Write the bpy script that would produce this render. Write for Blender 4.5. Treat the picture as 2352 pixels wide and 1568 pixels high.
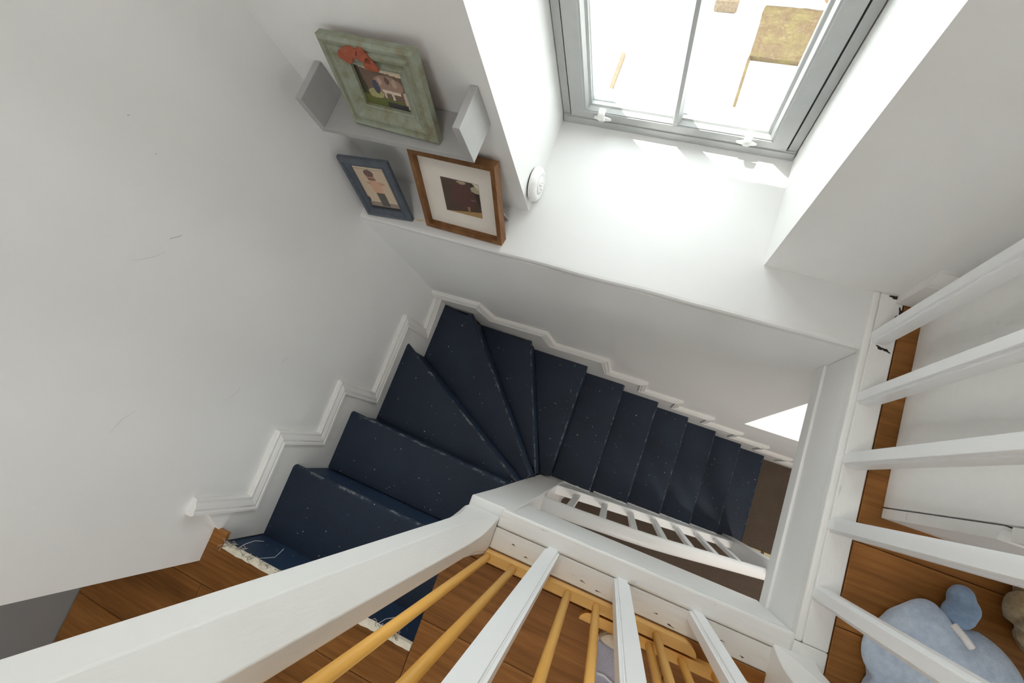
import bpy, bmesh, math, random
from mathutils import Vector, Matrix, noise

# ------------------------------------------------------------------ scene, camera, light
for o in list(bpy.data.objects): bpy.data.objects.remove(o)
SC = bpy.context.scene
COL = SC.collection
random.seed(7)

def rot(rx, ry, rz):
    return Matrix.Rotation(rz, 3, 'Z') @ Matrix.Rotation(ry, 3, 'Y') @ Matrix.Rotation(rx, 3, 'X')

cam_d = bpy.data.cameras.new('camera'); cam = bpy.data.objects.new('camera', cam_d); COL.objects.link(cam)
cam_d.sensor_fit = 'HORIZONTAL'; cam_d.sensor_width = 36.0; cam_d.lens = 1071.17 / 2352 * 36
cam_d.clip_start = 0.02
CAM = Vector((0.9578, -0.4629, 1.2005))
cam.matrix_world = Matrix.Translation(CAM) @ rot(0.2639, 0.197, 0.36).to_4x4()
SC.camera = cam

vs = SC.view_settings
vs.view_transform = 'Standard'; vs.look = 'None'; vs.gamma = 1.0; vs.use_curve_mapping = False
vs.exposure = 0.43
SC.cycles.use_denoising = True
SC.cycles.max_bounces = 8; SC.cycles.diffuse_bounces = 7; SC.cycles.glossy_bounces = 2; SC.cycles.transmission_bounces = 2; SC.cycles.transparent_max_bounces = 8
SC.cycles.caustics_reflective = False; SC.cycles.caustics_refractive = False
SC.cycles.use_adaptive_sampling = True; SC.cycles.adaptive_threshold = 0.1; SC.cycles.adaptive_min_samples = 16
SC.cycles.sample_clamp_indirect = 6.0

W = bpy.data.worlds.new('sky'); SC.world = W; W.use_nodes = True
bg = W.node_tree.nodes['Background']
bg.inputs['Color'].default_value = (0.93, 0.97, 1.0, 1); bg.inputs['Strength'].default_value = 4.3

SUN = Vector((0.43, -0.34, -1.0)).normalized()
sd = bpy.data.lights.new('sun', 'SUN'); sd.energy = 7.5; sd.angle = 0.009; sd.color = (1, 0.97, 0.92)
so = bpy.data.objects.new('sun', sd); COL.objects.link(so); so.rotation_euler = SUN.to_track_quat('-Z', 'Y').to_euler()

def portal(name, loc, rotm, sx, sy):
    d = bpy.data.lights.new(name, 'AREA'); d.shape = 'RECTANGLE'; d.size = sx; d.size_y = sy
    d.cycles.is_portal = True
    o = bpy.data.objects.new(name, d); COL.objects.link(o); o.location = loc; o.rotation_euler = rotm
    return o
portal('window_portal', (0.847, 0.60, 0.55), (math.radians(-90), 0, 0), 0.66, 1.12)
portal('lower_window_portal', (1.85, 0.60, -0.97), (math.radians(-90), 0, 0), 0.62, 1.06)
portal('side_fill_portal', (3.42, -1.3, 1.15), (0, math.radians(90), 0), 0.9, 0.8)  # sky portal of the added side window
portal('rear_fill_portal', (1.2, -3.02, 1.15), (math.radians(90), 0, 0), 1.1, 0.9)  # sky portal of the added rear window

# ------------------------------------------------------------------ materials
def new_mat(name):
    m = bpy.data.materials.new(name); m.use_nodes = True
    nt = m.node_tree; b = nt.nodes['Principled BSDF']
    return m, nt, b

def nd(nt, typ, **kw):
    n = nt.nodes.new(typ)
    for k, v in kw.items():
        if k in n.inputs: n.inputs[k].default_value = v
        else: setattr(n, k, v)
    return n

def coords(nt, scale=(1, 1, 1), kind='Object', rnd=False):
    tc = nd(nt, 'ShaderNodeTexCoord'); mp = nd(nt, 'ShaderNodeMapping'); mp.inputs['Scale'].default_value = scale
    nt.links.new(tc.outputs[kind], mp.inputs['Vector'])
    if rnd:
        oi = nd(nt, 'ShaderNodeObjectInfo'); vm = nd(nt, 'ShaderNodeVectorMath', operation='SCALE')
        vm.inputs[0].default_value = (17.3, 9.1, 5.7); nt.links.new(oi.outputs['Random'], vm.inputs['Scale'])
        nt.links.new(vm.outputs[0], mp.inputs['Location'])
    return mp.outputs[0]

def ramp(nt, fac, stops):
    r = nd(nt, 'ShaderNodeValToRGB'); cr = r.color_ramp
    while len(cr.elements) < len(stops): cr.elements.new(0.5)
    for e, (p, c) in zip(cr.elements, stops):
        e.position = p; e.color = (c[0], c[1], c[2], 1) if not isinstance(c, (int, float)) else (c, c, c, 1)
    nt.links.new(fac, r.inputs['Fac'])
    return r.outputs['Color']

def noise_t(nt, vec, scale, detail=4, rough=0.55, dist=0.0):
    n = nd(nt, 'ShaderNodeTexNoise'); n.inputs['Scale'].default_value = scale; n.inputs['Detail'].default_value = detail
    n.inputs['Roughness'].default_value = rough; n.inputs['Distortion'].default_value = dist
    nt.links.new(vec, n.inputs['Vector']); return n.outputs['Fac']

def mix(nt, fac, a, b, blend='MIX'):
    m = nd(nt, 'ShaderNodeMix', data_type='RGBA', blend_type=blend)
    for s, v in ((m.inputs['Factor'], fac), (m.inputs['A'], a), (m.inputs['B'], b)):
        if isinstance(v, (int, float)): s.default_value = v
        elif isinstance(v, tuple): s.default_value = (v[0], v[1], v[2], 1)
        else: nt.links.new(v, s)
    return m.outputs['Result']

def math_n(nt, op, a, b=None, clamp=False):
    m = nd(nt, 'ShaderNodeMath', operation=op); m.use_clamp = clamp
    for i, v in enumerate((a, b)):
        if v is None: continue
        if isinstance(v, (int, float)): m.inputs[i].default_value = v
        else: nt.links.new(v, m.inputs[i])
    return m.outputs[0]

def bump(nt, b, h, strength=0.2, dist=0.002):
    bn = nd(nt, 'ShaderNodeBump'); bn.inputs['Strength'].default_value = strength; bn.inputs['Distance'].default_value = dist
    nt.links.new(h, bn.inputs['Height']); nt.links.new(bn.outputs[0], b.inputs['Normal'])

def paint(name, col, rough=0.6, mottle=0.03, bstr=0.15, bscale=60, chips=0.0, chipcol=(0.35, 0.33, 0.3), stretch=(1, 1, 1)):
    m, nt, b = new_mat(name)
    v = coords(nt, stretch)
    n = noise_t(nt, v, 3.0, 5)
    c0 = tuple(max(0, x - mottle) for x in col); c1 = tuple(min(1, x + mottle * 0.6) for x in col)
    c = ramp(nt, n, [(0.3, c0), (0.7, c1)])
    n2 = noise_t(nt, v, bscale, 4, 0.6)
    h = n2
    if chips > 0:
        n3 = noise_t(nt, v, 22, 6, 0.7, 0.4)
        mask = ramp(nt, n3, [(0.70 - chips, 0.0), (0.73 - chips, 1.0)])
        c = mix(nt, math_n(nt, 'MULTIPLY', mask, 0.28), c, chipcol)
        h = math_n(nt, 'SUBTRACT', n2, math_n(nt, 'MULTIPLY', mask, 1.6))
    nt.links.new(c, b.inputs['Base Color'])
    b.inputs['Roughness'].default_value = rough
    bump(nt, b, h, bstr, 0.003)
    return m

def plain(name, col, rough=0.5, metal=0.0, **kw):
    m, nt, b = new_mat(name)
    v = coords(nt); n = noise_t(nt, v, 40, 3)
    k = kw.get('var', 0.06)
    c = ramp(nt, n, [(0.25, tuple(x * (1 - k) for x in col)), (0.75, tuple(min(1, x * (1 + k)) for x in col))])
    nt.links.new(c, b.inputs['Base Color'])
    b.inputs['Roughness'].default_value = rough; b.inputs['Metallic'].default_value = metal
    if 'bump' in kw: bump(nt, b, noise_t(nt, v, kw.get('bscale', 200), 3), kw['bump'], 0.002)
    return m

def wood(name, dark, mid, light, scale=1.0, axis=0, rough=0.45, rnd=True, ring=0.5):
    m, nt, b = new_mat(name)
    s = [9.0, 9.0, 9.0]; s[axis] = 0.9
    v = coords(nt, tuple(x * scale for x in s), rnd=rnd)
    n = noise_t(nt, v, 1.0, 6, 0.6, 0.8)
    s2 = [110.0, 110.0, 110.0]; s2[axis] = 5
    f = noise_t(nt, coords(nt, tuple(x * scale for x in s2), rnd=rnd), 1.0, 3, 0.6)
    c = ramp(nt, n, [(0.25, dark), (0.5, mid), (0.75, light)])
    c = mix(nt, ring * 0.5, c, ramp(nt, f, [(0.35, tuple(x * 0.62 for x in mid)), (0.65, tuple(min(1, x * 1.2) for x in light))]))
    # knots
    s3 = [5.0, 14.0, 5.0]
    if axis == 0: s3 = [3.2, 11.0, 3.2]
    vo = nd(nt, 'ShaderNodeTexVoronoi'); vo.inputs['Scale'].default_value = 1.0 * scale
    nt.links.new(coords(nt, tuple(s3), rnd=rnd), vo.inputs['Vector'])
    k = ramp(nt, vo.outputs['Distance'], [(0.05, 1.0), (0.22, 0.0)])
    c = mix(nt, math_n(nt, 'MULTIPLY', k, 0.45 * ring), c, tuple(x * 0.35 for x in dark))
    if rnd:
        oi = nd(nt, 'ShaderNodeObjectInfo')
        hv = nd(nt, 'ShaderNodeHueSaturation'); nt.links.new(c, hv.inputs['Color'])
        nt.links.new(math_n(nt, 'ADD', math_n(nt, 'MULTIPLY', oi.outputs['Random'], 0.22), 0.89), hv.inputs['Value'])
        c = hv.outputs['Color']
    nt.links.new(c, b.inputs['Base Color'])
    b.inputs['Roughness'].default_value = rough; b.inputs['Specular IOR Level'].default_value = 0.22
    bump(nt, b, f, 0.08, 0.001)
    return m

M = {}
M['wall'] = paint('wall_paint', (0.865, 0.858, 0.845), 0.75, 0.02, 0.10, 45)
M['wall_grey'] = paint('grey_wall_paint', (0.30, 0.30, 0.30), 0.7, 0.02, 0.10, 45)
M['ledge'] = paint('ledge_paint', (0.755, 0.75, 0.74), 0.45, 0.015, 0.12, 30)
M['gloss'] = paint('gloss_white', (0.88, 0.875, 0.865), 0.38, 0.02, 0.08, 40)
M['skirt'] = paint('skirting_white', (0.86, 0.845, 0.82), 0.5, 0.02, 0.10, 40)
M['chip'] = paint('chipped_white', (0.83, 0.825, 0.805), 0.5, 0.03, 0.35, 30, chips=0.06, stretch=(0.6, 2.5, 1))
M['chipy'] = paint('chipped_white_long', (0.83, 0.825, 0.805), 0.5, 0.03, 0.35, 30, chips=0.05, stretch=(2.5, 0.6, 1))
M['post'] = paint('post_white', (0.84, 0.835, 0.815), 0.42, 0.03, 0.18, 30, stretch=(2, 2, 0.5))
M['baluster'] = paint('baluster_white', (0.88, 0.885, 0.89), 0.35, 0.01, 0.05, 50)
M['ceiling'] = paint('ceiling_white', (0.90, 0.895, 0.88), 0.8)
M['laminate'] = wood('laminate_oak', (0.085, 0.030, 0.006), (0.235, 0.092, 0.021), (0.39, 0.175, 0.052), 1.0, 0, 0.42, ring=0.5)
M['beech'] = wood('beech', (0.60, 0.30, 0.075), (0.74, 0.41, 0.12), (0.80, 0.48, 0.17), 1.5, 0, 0.4, ring=0.15)
M['dowel'] = wood('beech_dowel', (0.66, 0.33, 0.065), (0.80, 0.44, 0.10), (0.84, 0.50, 0.15), 1.5, 2, 0.4, ring=0.12)
M['walnut'] = wood('walnut', (0.11, 0.045, 0.016), (0.19, 0.082, 0.030), (0.29, 0.145, 0.06), 3.0, 2, 0.5, rnd=False, ring=0.5)
M['alu'] = plain('grey_aluminium', (0.44, 0.45, 0.445), 0.32, 0.1, var=0.03)
M['gasket'] = plain('black_gasket', (0.03, 0.028, 0.026), 0.7)
M['plastic'] = plain('white_plastic', (0.84, 0.84, 0.82), 0.3)
M['shelf'] = plain('grey_shelf_paint', (0.40, 0.395, 0.385), 0.55, var=0.03)
M['chest'] = plain('white_melamine', (0.87, 0.86, 0.84), 0.4, var=0.015)
M['chest_dark'] = plain('chest_gap', (0.10, 0.10, 0.10), 0.7)
M['slate'] = plain('slate_blue_paint', (0.085, 0.10, 0.125), 0.45, var=0.2)
M['mat_board'] = plain('mat_board', (0.76, 0.70, 0.63), 0.9, var=0.02)
M['brass'] = plain('cream_strip', (0.72, 0.62, 0.36), 0.4)
M['debris'] = plain('pale_debris', (0.80, 0.74, 0.60), 0.9, var=0.2)
M['fluff'] = plain('grey_fluff', (0.42, 0.36, 0.31), 1.0, var=0.2)
M['darkhole'] = plain('dark_hole', (0.035, 0.022, 0.018), 0.9, var=0.5)
M['soil_wood'] = plain('dark_floorboard', (0.10, 0.045, 0.015), 0.5, var=0.3)

# chalky green frame
m, nt, b = new_mat('chalk_green'); v = coords(nt, (1, 1, 1)); n = noise_t(nt, v, 25, 6, 0.7)
c = ramp(nt, n, [(0.30, (0.17, 0.135, 0.075)), (0.45, (0.245, 0.25, 0.175)), (0.68, (0.30, 0.345, 0.285))])
nt.links.new(c, b.inputs['Base Color']); b.inputs['Roughness'].default_value = 0.6; bump(nt, b, n, 0.3, 0.002); M['green'] = m
m, nt, b = new_mat('orange_petal'); v = coords(nt); n = noise_t(nt, v, 90, 5, 0.7)
c = ramp(nt, n, [(0.3, (0.26, 0.05, 0.022)), (0.62, (0.37, 0.10, 0.05)), (0.8, (0.45, 0.22, 0.16))])
nt.links.new(c, b.inputs['Base Color']); b.inputs['Roughness'].default_value = 0.8; M['petal'] = m

# navy stair paint: paint specks and rubbed nosing (mask "edge")
def navy(name, base, hi):
    m, nt, b = new_mat(name)
    v = coords(nt)
    n = noise_t(nt, v, 5, 5, 0.6)
    c = ramp(nt, n, [(0.3, base), (0.7, hi)])
    vo = nd(nt, 'ShaderNodeTexVoronoi'); vo.inputs['Scale'].default_value = 38; nt.links.new(v, vo.inputs['Vector'])
    sel = nd(nt, 'ShaderNodeTexWhiteNoise'); nt.links.new(vo.outputs['Position'], sel.inputs['Vector'])
    rad = math_n(nt, 'MULTIPLY', math_n(nt, 'POWER', sel.outputs['Value'], 9.0), 0.12)
    spk = math_n(nt, 'LESS_THAN', vo.outputs['Distance'], rad)
    vo2 = nd(nt, 'ShaderNodeTexVoronoi'); vo2.inputs['Scale'].default_value = 110; nt.links.new(v, vo2.inputs['Vector'])
    sel2 = nd(nt, 'ShaderNodeTexWhiteNoise'); nt.links.new(vo2.outputs['Position'], sel2.inputs['Vector'])
    rad2 = math_n(nt, 'MULTIPLY', math_n(nt, 'POWER', sel2.outputs['Value'], 26.0), 0.22)
    spk = math_n(nt, 'MAXIMUM', spk, math_n(nt, 'LESS_THAN', vo2.outputs['Distance'], rad2))
    at = nd(nt, 'ShaderNodeAttribute', attribute_name='edge')
    wn = noise_t(nt, v, 26, 7, 0.8)
    wear = ramp(nt, math_n(nt, 'MULTIPLY', at.outputs['Fac'], wn), [(0.50, 0.0), (0.60, 1.0)])
    c = mix(nt, math_n(nt, 'MULTIPLY', wear, 0.38), c, (0.42, 0.44, 0.47))
    c = mix(nt, spk, c, (0.62, 0.63, 0.65))
    nt.links.new(c, b.inputs['Base Color']); b.inputs['Roughness'].default_value = 0.5; b.inputs['Specular IOR Level'].default_value = 0.35
    g = noise_t(nt, coords(nt, (6, 40, 6)), 2.0, 5, 0.7, 0.6)
    bump(nt, b, g, 0.22, 0.004)
    return m
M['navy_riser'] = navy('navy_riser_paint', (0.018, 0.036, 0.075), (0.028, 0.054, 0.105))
M['navy'] = navy('navy_stair_paint', (0.013, 0.022, 0.042), (0.019, 0.032, 0.058))

# brown loop carpet
m, nt, b = new_mat('brown_carpet'); v = coords(nt); n = noise_t(nt, v, 170, 3, 0.8); n2 = noise_t(nt, v, 6, 3)
c = ramp(nt, n, [(0.3, (0.060, 0.040, 0.027)), (0.6, (0.155, 0.112, 0.082)), (0.78, (0.29, 0.225, 0.175))])
c = mix(nt, 0.25, c, ramp(nt, n2, [(0.3, (0.07, 0.05, 0.038)), (0.7, (0.17, 0.13, 0.10))]))
nt.links.new(c, b.inputs['Base Color']); b.inputs['Roughness'].default_value = 1.0; bump(nt, b, n, 0.6, 0.006); M['carpet'] = m

# fabrics
def fabric(name, c0, c1, scale=75, bstr=0.9):
    m, nt, b = new_mat(name); v = coords(nt); n = noise_t(nt, v, scale, 4, 0.7); n2 = noise_t(nt, v, 14, 3)
    c = mix(nt, 0.45, ramp(nt, n, [(0.3, tuple(x * 0.78 for x in c0)), (0.7, c1)]), ramp(nt, n2, [(0.35, tuple(x * 0.85 for x in c0)), (0.65, c1)]))
    nt.links.new(c, b.inputs['Base Color']); b.inputs['Roughness'].default_value = 0.95
    b.inputs['Sheen Weight'].default_value = 0.3; bump(nt, b, n, bstr, 0.003); return m
M['plush'] = fabric('pale_blue_plush', (0.44, 0.54, 0.70), (0.60, 0.68, 0.80))
M['plush_dark'] = fabric('mid_blue_plush', (0.20, 0.30, 0.46), (0.30, 0.41, 0.57))
M['lilac'] = fabric('lilac_canvas', (0.40, 0.39, 0.50), (0.52, 0.51, 0.60), 400, 0.3)
M['rubber'] = plain('cream_rubber', (0.74, 0.66, 0.54), 0.6)
M['lace'] = plain('white_lace', (0.72, 0.72, 0.76), 0.9)
M['beige'] = fabric('speckled_beige_wool', (0.20, 0.13, 0.06), (0.46, 0.35, 0.20), 70, 0.8)
M['tag'] = plain('white_tag', (0.80, 0.76, 0.75), 0.8)

# outside
M['patio'] = paint('pale_patio', (0.82, 0.81, 0.78), 0.9, 0.05, 0.3, 20)
m, nt, b = new_mat('moss'); v = coords(nt); n = noise_t(nt, v, 34, 9, 0.85, 0.8); n2 = noise_t(nt, v, 7, 4)
c = ramp(nt, n, [(0.28, (0.035, 0.022, 0.010)), (0.5, (0.105, 0.070, 0.030)), (0.72, (0.30, 0.235, 0.15))])
c = mix(nt, 0.45, c, ramp(nt, n2, [(0.45, (0.095, 0.055, 0.022)), (0.68, (0.135, 0.115, 0.022))]))
nt.links.new(c, b.inputs['Base Color']); b.inputs['Roughness'].default_value = 1; bump(nt, b, n, 0.8, 0.02); M['moss'] = m
M['stone'] = plain('brown_stone', (0.13, 0.095, 0.06), 0.9, var=0.4)
M['rust'] = plain('rust_mark', (0.10, 0.055, 0.015), 0.9, var=0.4)
M['roof'] = plain('roof_tile', (0.10, 0.09, 0.085), 0.8)
M['outwall'] = paint('outside_render', (0.72, 0.71, 0.68), 0.9)

# thin glass
m = bpy.data.materials.new('window_glass'); m.use_nodes = True; nt = m.node_tree
for n in list(nt.nodes): nt.nodes.remove(n)
out = nd(nt, 'ShaderNodeOutputMaterial'); tr = nd(nt, 'ShaderNodeBsdfTransparent'); gl = nd(nt, 'ShaderNodeBsdfGlossy')
tr.inputs['Color'].default_value = (0.95, 0.97, 0.96, 1); gl.inputs['Roughness'].default_value = 0.02
lw = nd(nt, 'ShaderNodeLayerWeight'); lw.inputs['Blend'].default_value = 0.5
gf = math_n(nt, 'ADD', math_n(nt, 'MULTIPLY', math_n(nt, 'POWER', lw.outputs['Facing'], 4.0), 0.25), 0.03)
mx = nd(nt, 'ShaderNodeMixShader'); nt.links.new(gf, mx.inputs[0]); nt.links.new(tr.outputs[0], mx.inputs[1]); nt.links.new(gl.outputs[0], mx.inputs[2])
nt.links.new(mx.outputs[0], out.inputs['Surface']); M['glass'] = m

# flat prints: layered masks in UV space
def print_mat(name, base, layers, grain=0.12):
    m, nt, b = new_mat(name)
    tc = nd(nt, 'ShaderNodeTexCoord'); sx = nd(nt, 'ShaderNodeSeparateXYZ'); nt.links.new(tc.outputs['UV'], sx.inputs[0])
    U, V = sx.outputs[0], sx.outputs[1]
    nz = noise_t(nt, coords(nt, (1, 1, 1), 'UV'), 18, 5, 0.7)
    wob = math_n(nt, 'MULTIPLY', math_n(nt, 'SUBTRACT', nz, 0.5), 0.10)
    c = mix(nt, nz, tuple(x * (1 - grain) for x in base), tuple(min(1, x * (1 + grain)) for x in base))
    for kind, p, col, w in layers:
        u = math_n(nt, 'ADD', U, math_n(nt, 'MULTIPLY', wob, w)); vv = math_n(nt, 'ADD', V, math_n(nt, 'MULTIPLY', wob, w))
        if kind == 'e':
            cx, cy, rx, ry = p
            d = math_n(nt, 'ADD', math_n(nt, 'POWER', math_n(nt, 'DIVIDE', math_n(nt, 'SUBTRACT', u, cx), rx), 2.0),
                       math_n(nt, 'POWER', math_n(nt, 'DIVIDE', math_n(nt, 'SUBTRACT', vv, cy), ry), 2.0))
            mk = math_n(nt, 'LESS_THAN', d, 1.0)
        elif kind == 'r':
            cx, cy, rx, ry = p
            mk = math_n(nt, 'MULTIPLY', math_n(nt, 'LESS_THAN', math_n(nt, 'ABSOLUTE', math_n(nt, 'SUBTRACT', u, cx)), rx),
                        math_n(nt, 'LESS_THAN', math_n(nt, 'ABSOLUTE', math_n(nt, 'SUBTRACT', vv, cy)), ry))
        else:   # half plane a*u+b*v>c
            a_, b_, c_ = p
            mk = math_n(nt, 'GREATER_THAN', math_n(nt, 'ADD', math_n(nt, 'MULTIPLY', u, a_), math_n(nt, 'MULTIPLY', vv, b_)), c_)
        cc = mix(nt, nz, tuple(x * (1 - 2.5 * grain) for x in col), tuple(min(1, x * (1 + 2.5 * grain)) for x in col))
        c = mix(nt, mk, c, cc)
    nt.links.new(c, b.inputs['Base Color']); b.inputs['Roughness'].default_value = 0.35
    return m

# ------------------------------------------------------------------ mesh helpers
class MB:
    def __init__(self): self.v = []; self.f = []; self.sm = []; self.uv = {}
    def add(self, vs, fs, smooth=False):
        o = len(self.v); self.v += [tuple(p) for p in vs]
        for f in fs: self.f.append(tuple(i + o for i in f)); self.sm.append(smooth)
        return o
    def box(self, a, b):
        x0, y0, z0 = a; x1, y1, z1 = b
        self.add([(x0, y0, z0), (x1, y0, z0), (x1, y1, z0), (x0, y1, z0), (x0, y0, z1), (x1, y0, z1), (x1, y1, z1), (x0, y1, z1)],
                 [(0, 3, 2, 1), (4, 5, 6, 7), (0, 1, 5, 4), (1, 2, 6, 5), (2, 3, 7, 6), (3, 0, 4, 7)])
        return self
    def prism(self, poly, fn0, fn1):
        """poly 2D points (ccw), fn maps (u,v)->3D for the two ends"""
        n = len(poly)
        vs = [fn0(*p) for p in poly] + [fn1(*p) for p in poly]
        fs = [tuple(reversed(range(n))), tuple(range(n, 2 * n))] + [(i, (i + 1) % n, n + (i + 1) % n, n + i) for i in range(n)]
        self.add(vs, fs); return self
    def rings(self, rings, closed=True, caps=True, smooth=True):
        n = len(rings[0]); vs = [p for r in rings for p in r]; fs = []
        for k in range(len(rings) - 1):
            for i in range(n if closed else n - 1):
                j = (i + 1) % n
                fs.append((k * n + i, k * n + j, (k + 1) * n + j, (k + 1) * n + i))
        o = self.add(vs, fs, smooth)
        if caps and closed:
            self.f.append(tuple(o + i for i in reversed(range(n)))); self.sm.append(False)
            self.f.append(tuple(o + (len(rings) - 1) * n + i for i in range(n))); self.sm.append(False)
        return self
    def tube(self, pts, r, n=10, ry=None, up=Vector((0, 0, 1)), smooth=True):
        pts = [Vector(p) for p in pts]; R = []
        for i, p in enumerate(pts):
            t = (pts[min(i + 1, len(pts) - 1)] - pts[max(i - 1, 0)]).normalized()
            s = t.cross(up)
            if s.length < 1e-4: s = t.cross(Vector((0, 1, 0)))
            s.normalize(); q = s.cross(t).normalized()
            rr = r[i] if isinstance(r, (list, tuple)) else r
            r2 = rr if ry is None else ry
            R.append([p + s * rr * math.cos(2 * math.pi * k / n) + q * r2 * math.sin(2 * math.pi * k / n) for k in range(n)])
        return self.rings(R, smooth=smooth)
    def lathe(self, prof, origin, axis, n=28):
        axis = Vector(axis).normalized(); s = axis.orthogonal().normalized(); q = axis.cross(s); o = Vector(origin)
        R = [[o + axis * h + (s * math.cos(2 * math.pi * k / n) + q * math.sin(2 * math.pi * k / n)) * max(r, 1e-5) for k in range(n)] for r, h in prof]
        return self.rings(R)
    def build(self, name, mat, parent=None, bevel=0.0, seg=2, loc=None, weld=True):
        me = bpy.data.meshes.new(name); 
        base = Vector(loc) if loc is not None else None
        vs = self.v if base is None else [tuple(Vector(p) - base) for p in self.v]
        me.from_pydata(vs, [], self.f)
        me.polygons.foreach_set('use_smooth', self.sm)
        bm = bmesh.new(); bm.from_mesh(me)
        bmesh.ops.recalc_face_normals(bm, faces=bm.faces)
        if bevel > 0:
            es = [e for e in bm.edges if len(e.link_faces) == 2 and e.calc_face_angle(0) > 0.5]
            bmesh.ops.bevel(bm, geom=es, offset=bevel, segments=seg, profile=0.5, affect='EDGES', clamp_overlap=True)
            for f in bm.faces: f.smooth = False
        bm.to_mesh(me); bm.free(); me.update()
        if mat is not None: me.materials.append(M[mat] if isinstance(mat, str) else mat)
        o = bpy.data.objects.new(name, me); COL.objects.link(o)
        if base is not None: o.location = base
        if parent is not None: o.parent = parent
        return o

def tag(o, label, cat, group=None, kind=None):
    if label: o['label'] = label
    if cat: o['category'] = cat
    if group: o['group'] = group
    if kind: o['kind'] = kind
    return o
def struct(o, label=None):
    o['kind'] = 'structure'
    if label: o['label'] = label
    return o
def empty(name, loc=(0, 0, 0)):
    o = bpy.data.objects.new(name, None); o.empty_display_size = 0.1; COL.objects.link(o); o.location = loc
    return o
def keep(child, parent):
    """parent without moving"""
    child.parent = parent; child.matrix_parent_inverse = Matrix.Translation(parent.location).inverted() if parent.type == 'EMPTY' else parent.matrix_world.inverted()
    return child

# ------------------------------------------------------------------ the shell
ZL = -0.006          # ledge height
ZF = -2.6            # lower floor
ZC = 2.35            # ceiling
XL, XR = 0.522, 1.172  # window reveals
YA = 0.151           # upper back wall face
YG = 0.62            # outside face of the back wall
WT = 1.08            # window head

struct(MB().box((-0.45, -1.087, ZF - 0.05), (0.0, YG, ZC)).build('wall_left', 'wall'), 'plain off-white plaster wall on the left of the stairs')
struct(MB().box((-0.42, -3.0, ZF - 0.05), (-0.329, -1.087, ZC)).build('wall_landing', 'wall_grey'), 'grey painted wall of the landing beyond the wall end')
# lower back wall with the lower window opening
lw = MB()
LX0, LX1, LZ0, LZ1 = 1.552, 2.15, -1.50, -0.45
lw.box((0, 0.0, ZF - 0.05), (LX0, YG, ZL - 0.02)); lw.box((LX1, 0, ZF - 0.05), (3.4, YG, ZL - 0.02))
lw.box((LX0, 0, ZF - 0.05), (LX1, YG, LZ0)); lw.box((LX0, 0, LZ1), (LX1, YG, ZL - 0.02))
struct(lw.build('wall_back_lower', 'wall'), 'off-white wall beside the lower flight under the ledge')
uw = MB()
uw.box((0, YA, ZL - 0.02), (XL, YG, ZC)); uw.box((XR, YA, -0.02), (3.4, YG, ZC)); uw.box((XL, YA, WT), (XR, YG, ZC))
struct(uw.build('wall_back_upper', 'wall'), 'off-white upper wall around the window recess')
# ledge board with a slightly rounded, uneven front edge
lb = MB()
n = 60; top = []; 
for i in range(n + 1):
    x = 0.0 + 1.43 * i / n
    e = 0.0 + 0.003 * (noise.noise(Vector((x * 6, 0, 3))) )
    top.append((x, e))
ring = []
for (x, e) in top:
    ring.append([(x, e + 0.004, ZL - 0.030), (x, e, ZL - 0.02), (x, e + 0.001, ZL - 0.006), (x, e + 0.005, ZL - 0.001), (x, e + 0.012, ZL), (x, 0.5, ZL), (x, 0.5, ZL - 0.03)])
lb.rings(ring, closed=True, caps=True, smooth=False)
struct(lb.build('trim_ledge', 'ledge'), 'white painted window ledge over the stairs')
struct(MB().box((3.35, -3.0, ZF - 0.05), (3.45, -1.7, ZC)).box((3.35, -0.9, ZF - 0.05), (3.45, YG, ZC)).box((3.35, -1.7, ZF), (3.45, -0.9, 0.7)).box((3.35, -1.7, 1.6), (3.45, -0.9, ZC)).build('wall_right', 'wall'))
fw = MB()
fw.box((-0.42, -3.1, ZF - 0.05), (0.65, -3.0, ZC)); fw.box((1.75, -3.1, ZF - 0.05), (3.45, -3.0, ZC))
fw.box((0.65, -3.1, ZF - 0.05), (1.75, -3.0, 0.7)); fw.box((0.65, -3.1, 1.6), (1.75, -3.0, ZC))
struct(fw.build('wall_front', 'wall'))
struct(MB().box((-0.45, -3.1, ZC), (3.45, YG, ZC + 0.1)).build('ceiling', 'ceiling'))
# rear and side windows, added out of view so more daylight fills the landing
def simple_window(name, x0, x1, z0, z1, y, axis='y'):
    e = empty(name, (0, 0, 0)); struct(e)
    def P(u, v, w): return (u, w, v) if axis == 'y' else (w, u, v)
    t = 0.05
    f = MB()
    for (u0, u1, v0, v1) in ((x0, x0 + t, z0, z1), (x1 - t, x1, z0, z1), (x0 + t, x1 - t, z0, z0 + t), (x0 + t, x1 - t, z1 - t, z1), ((x0 + x1) / 2 - .02, (x0 + x1) / 2 + .02, z0 + t, z1 - t)):
        a = P(u0, v0, y - 0.02); c = P(u1, v1, y + 0.02); f.box(a, c)
    f.build('window_frame', 'alu', e)
    a = P(x0 + t, z0 + t, y - 0.002); c = P(x1 - t, z1 - t, y + 0.002)
    MB().box(a, c).build('pane', 'glass', e)
    return e
simple_window('window_fill_side', -1.7, -0.9, 0.7, 1.6, 3.40, 'x')
simple_window('window_fill_rear', 0.65, 1.75, 0.7, 1.6, -3.05)
simple_window('window_2', LX0, LX1, LZ0, LZ1, 0.47)

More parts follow.
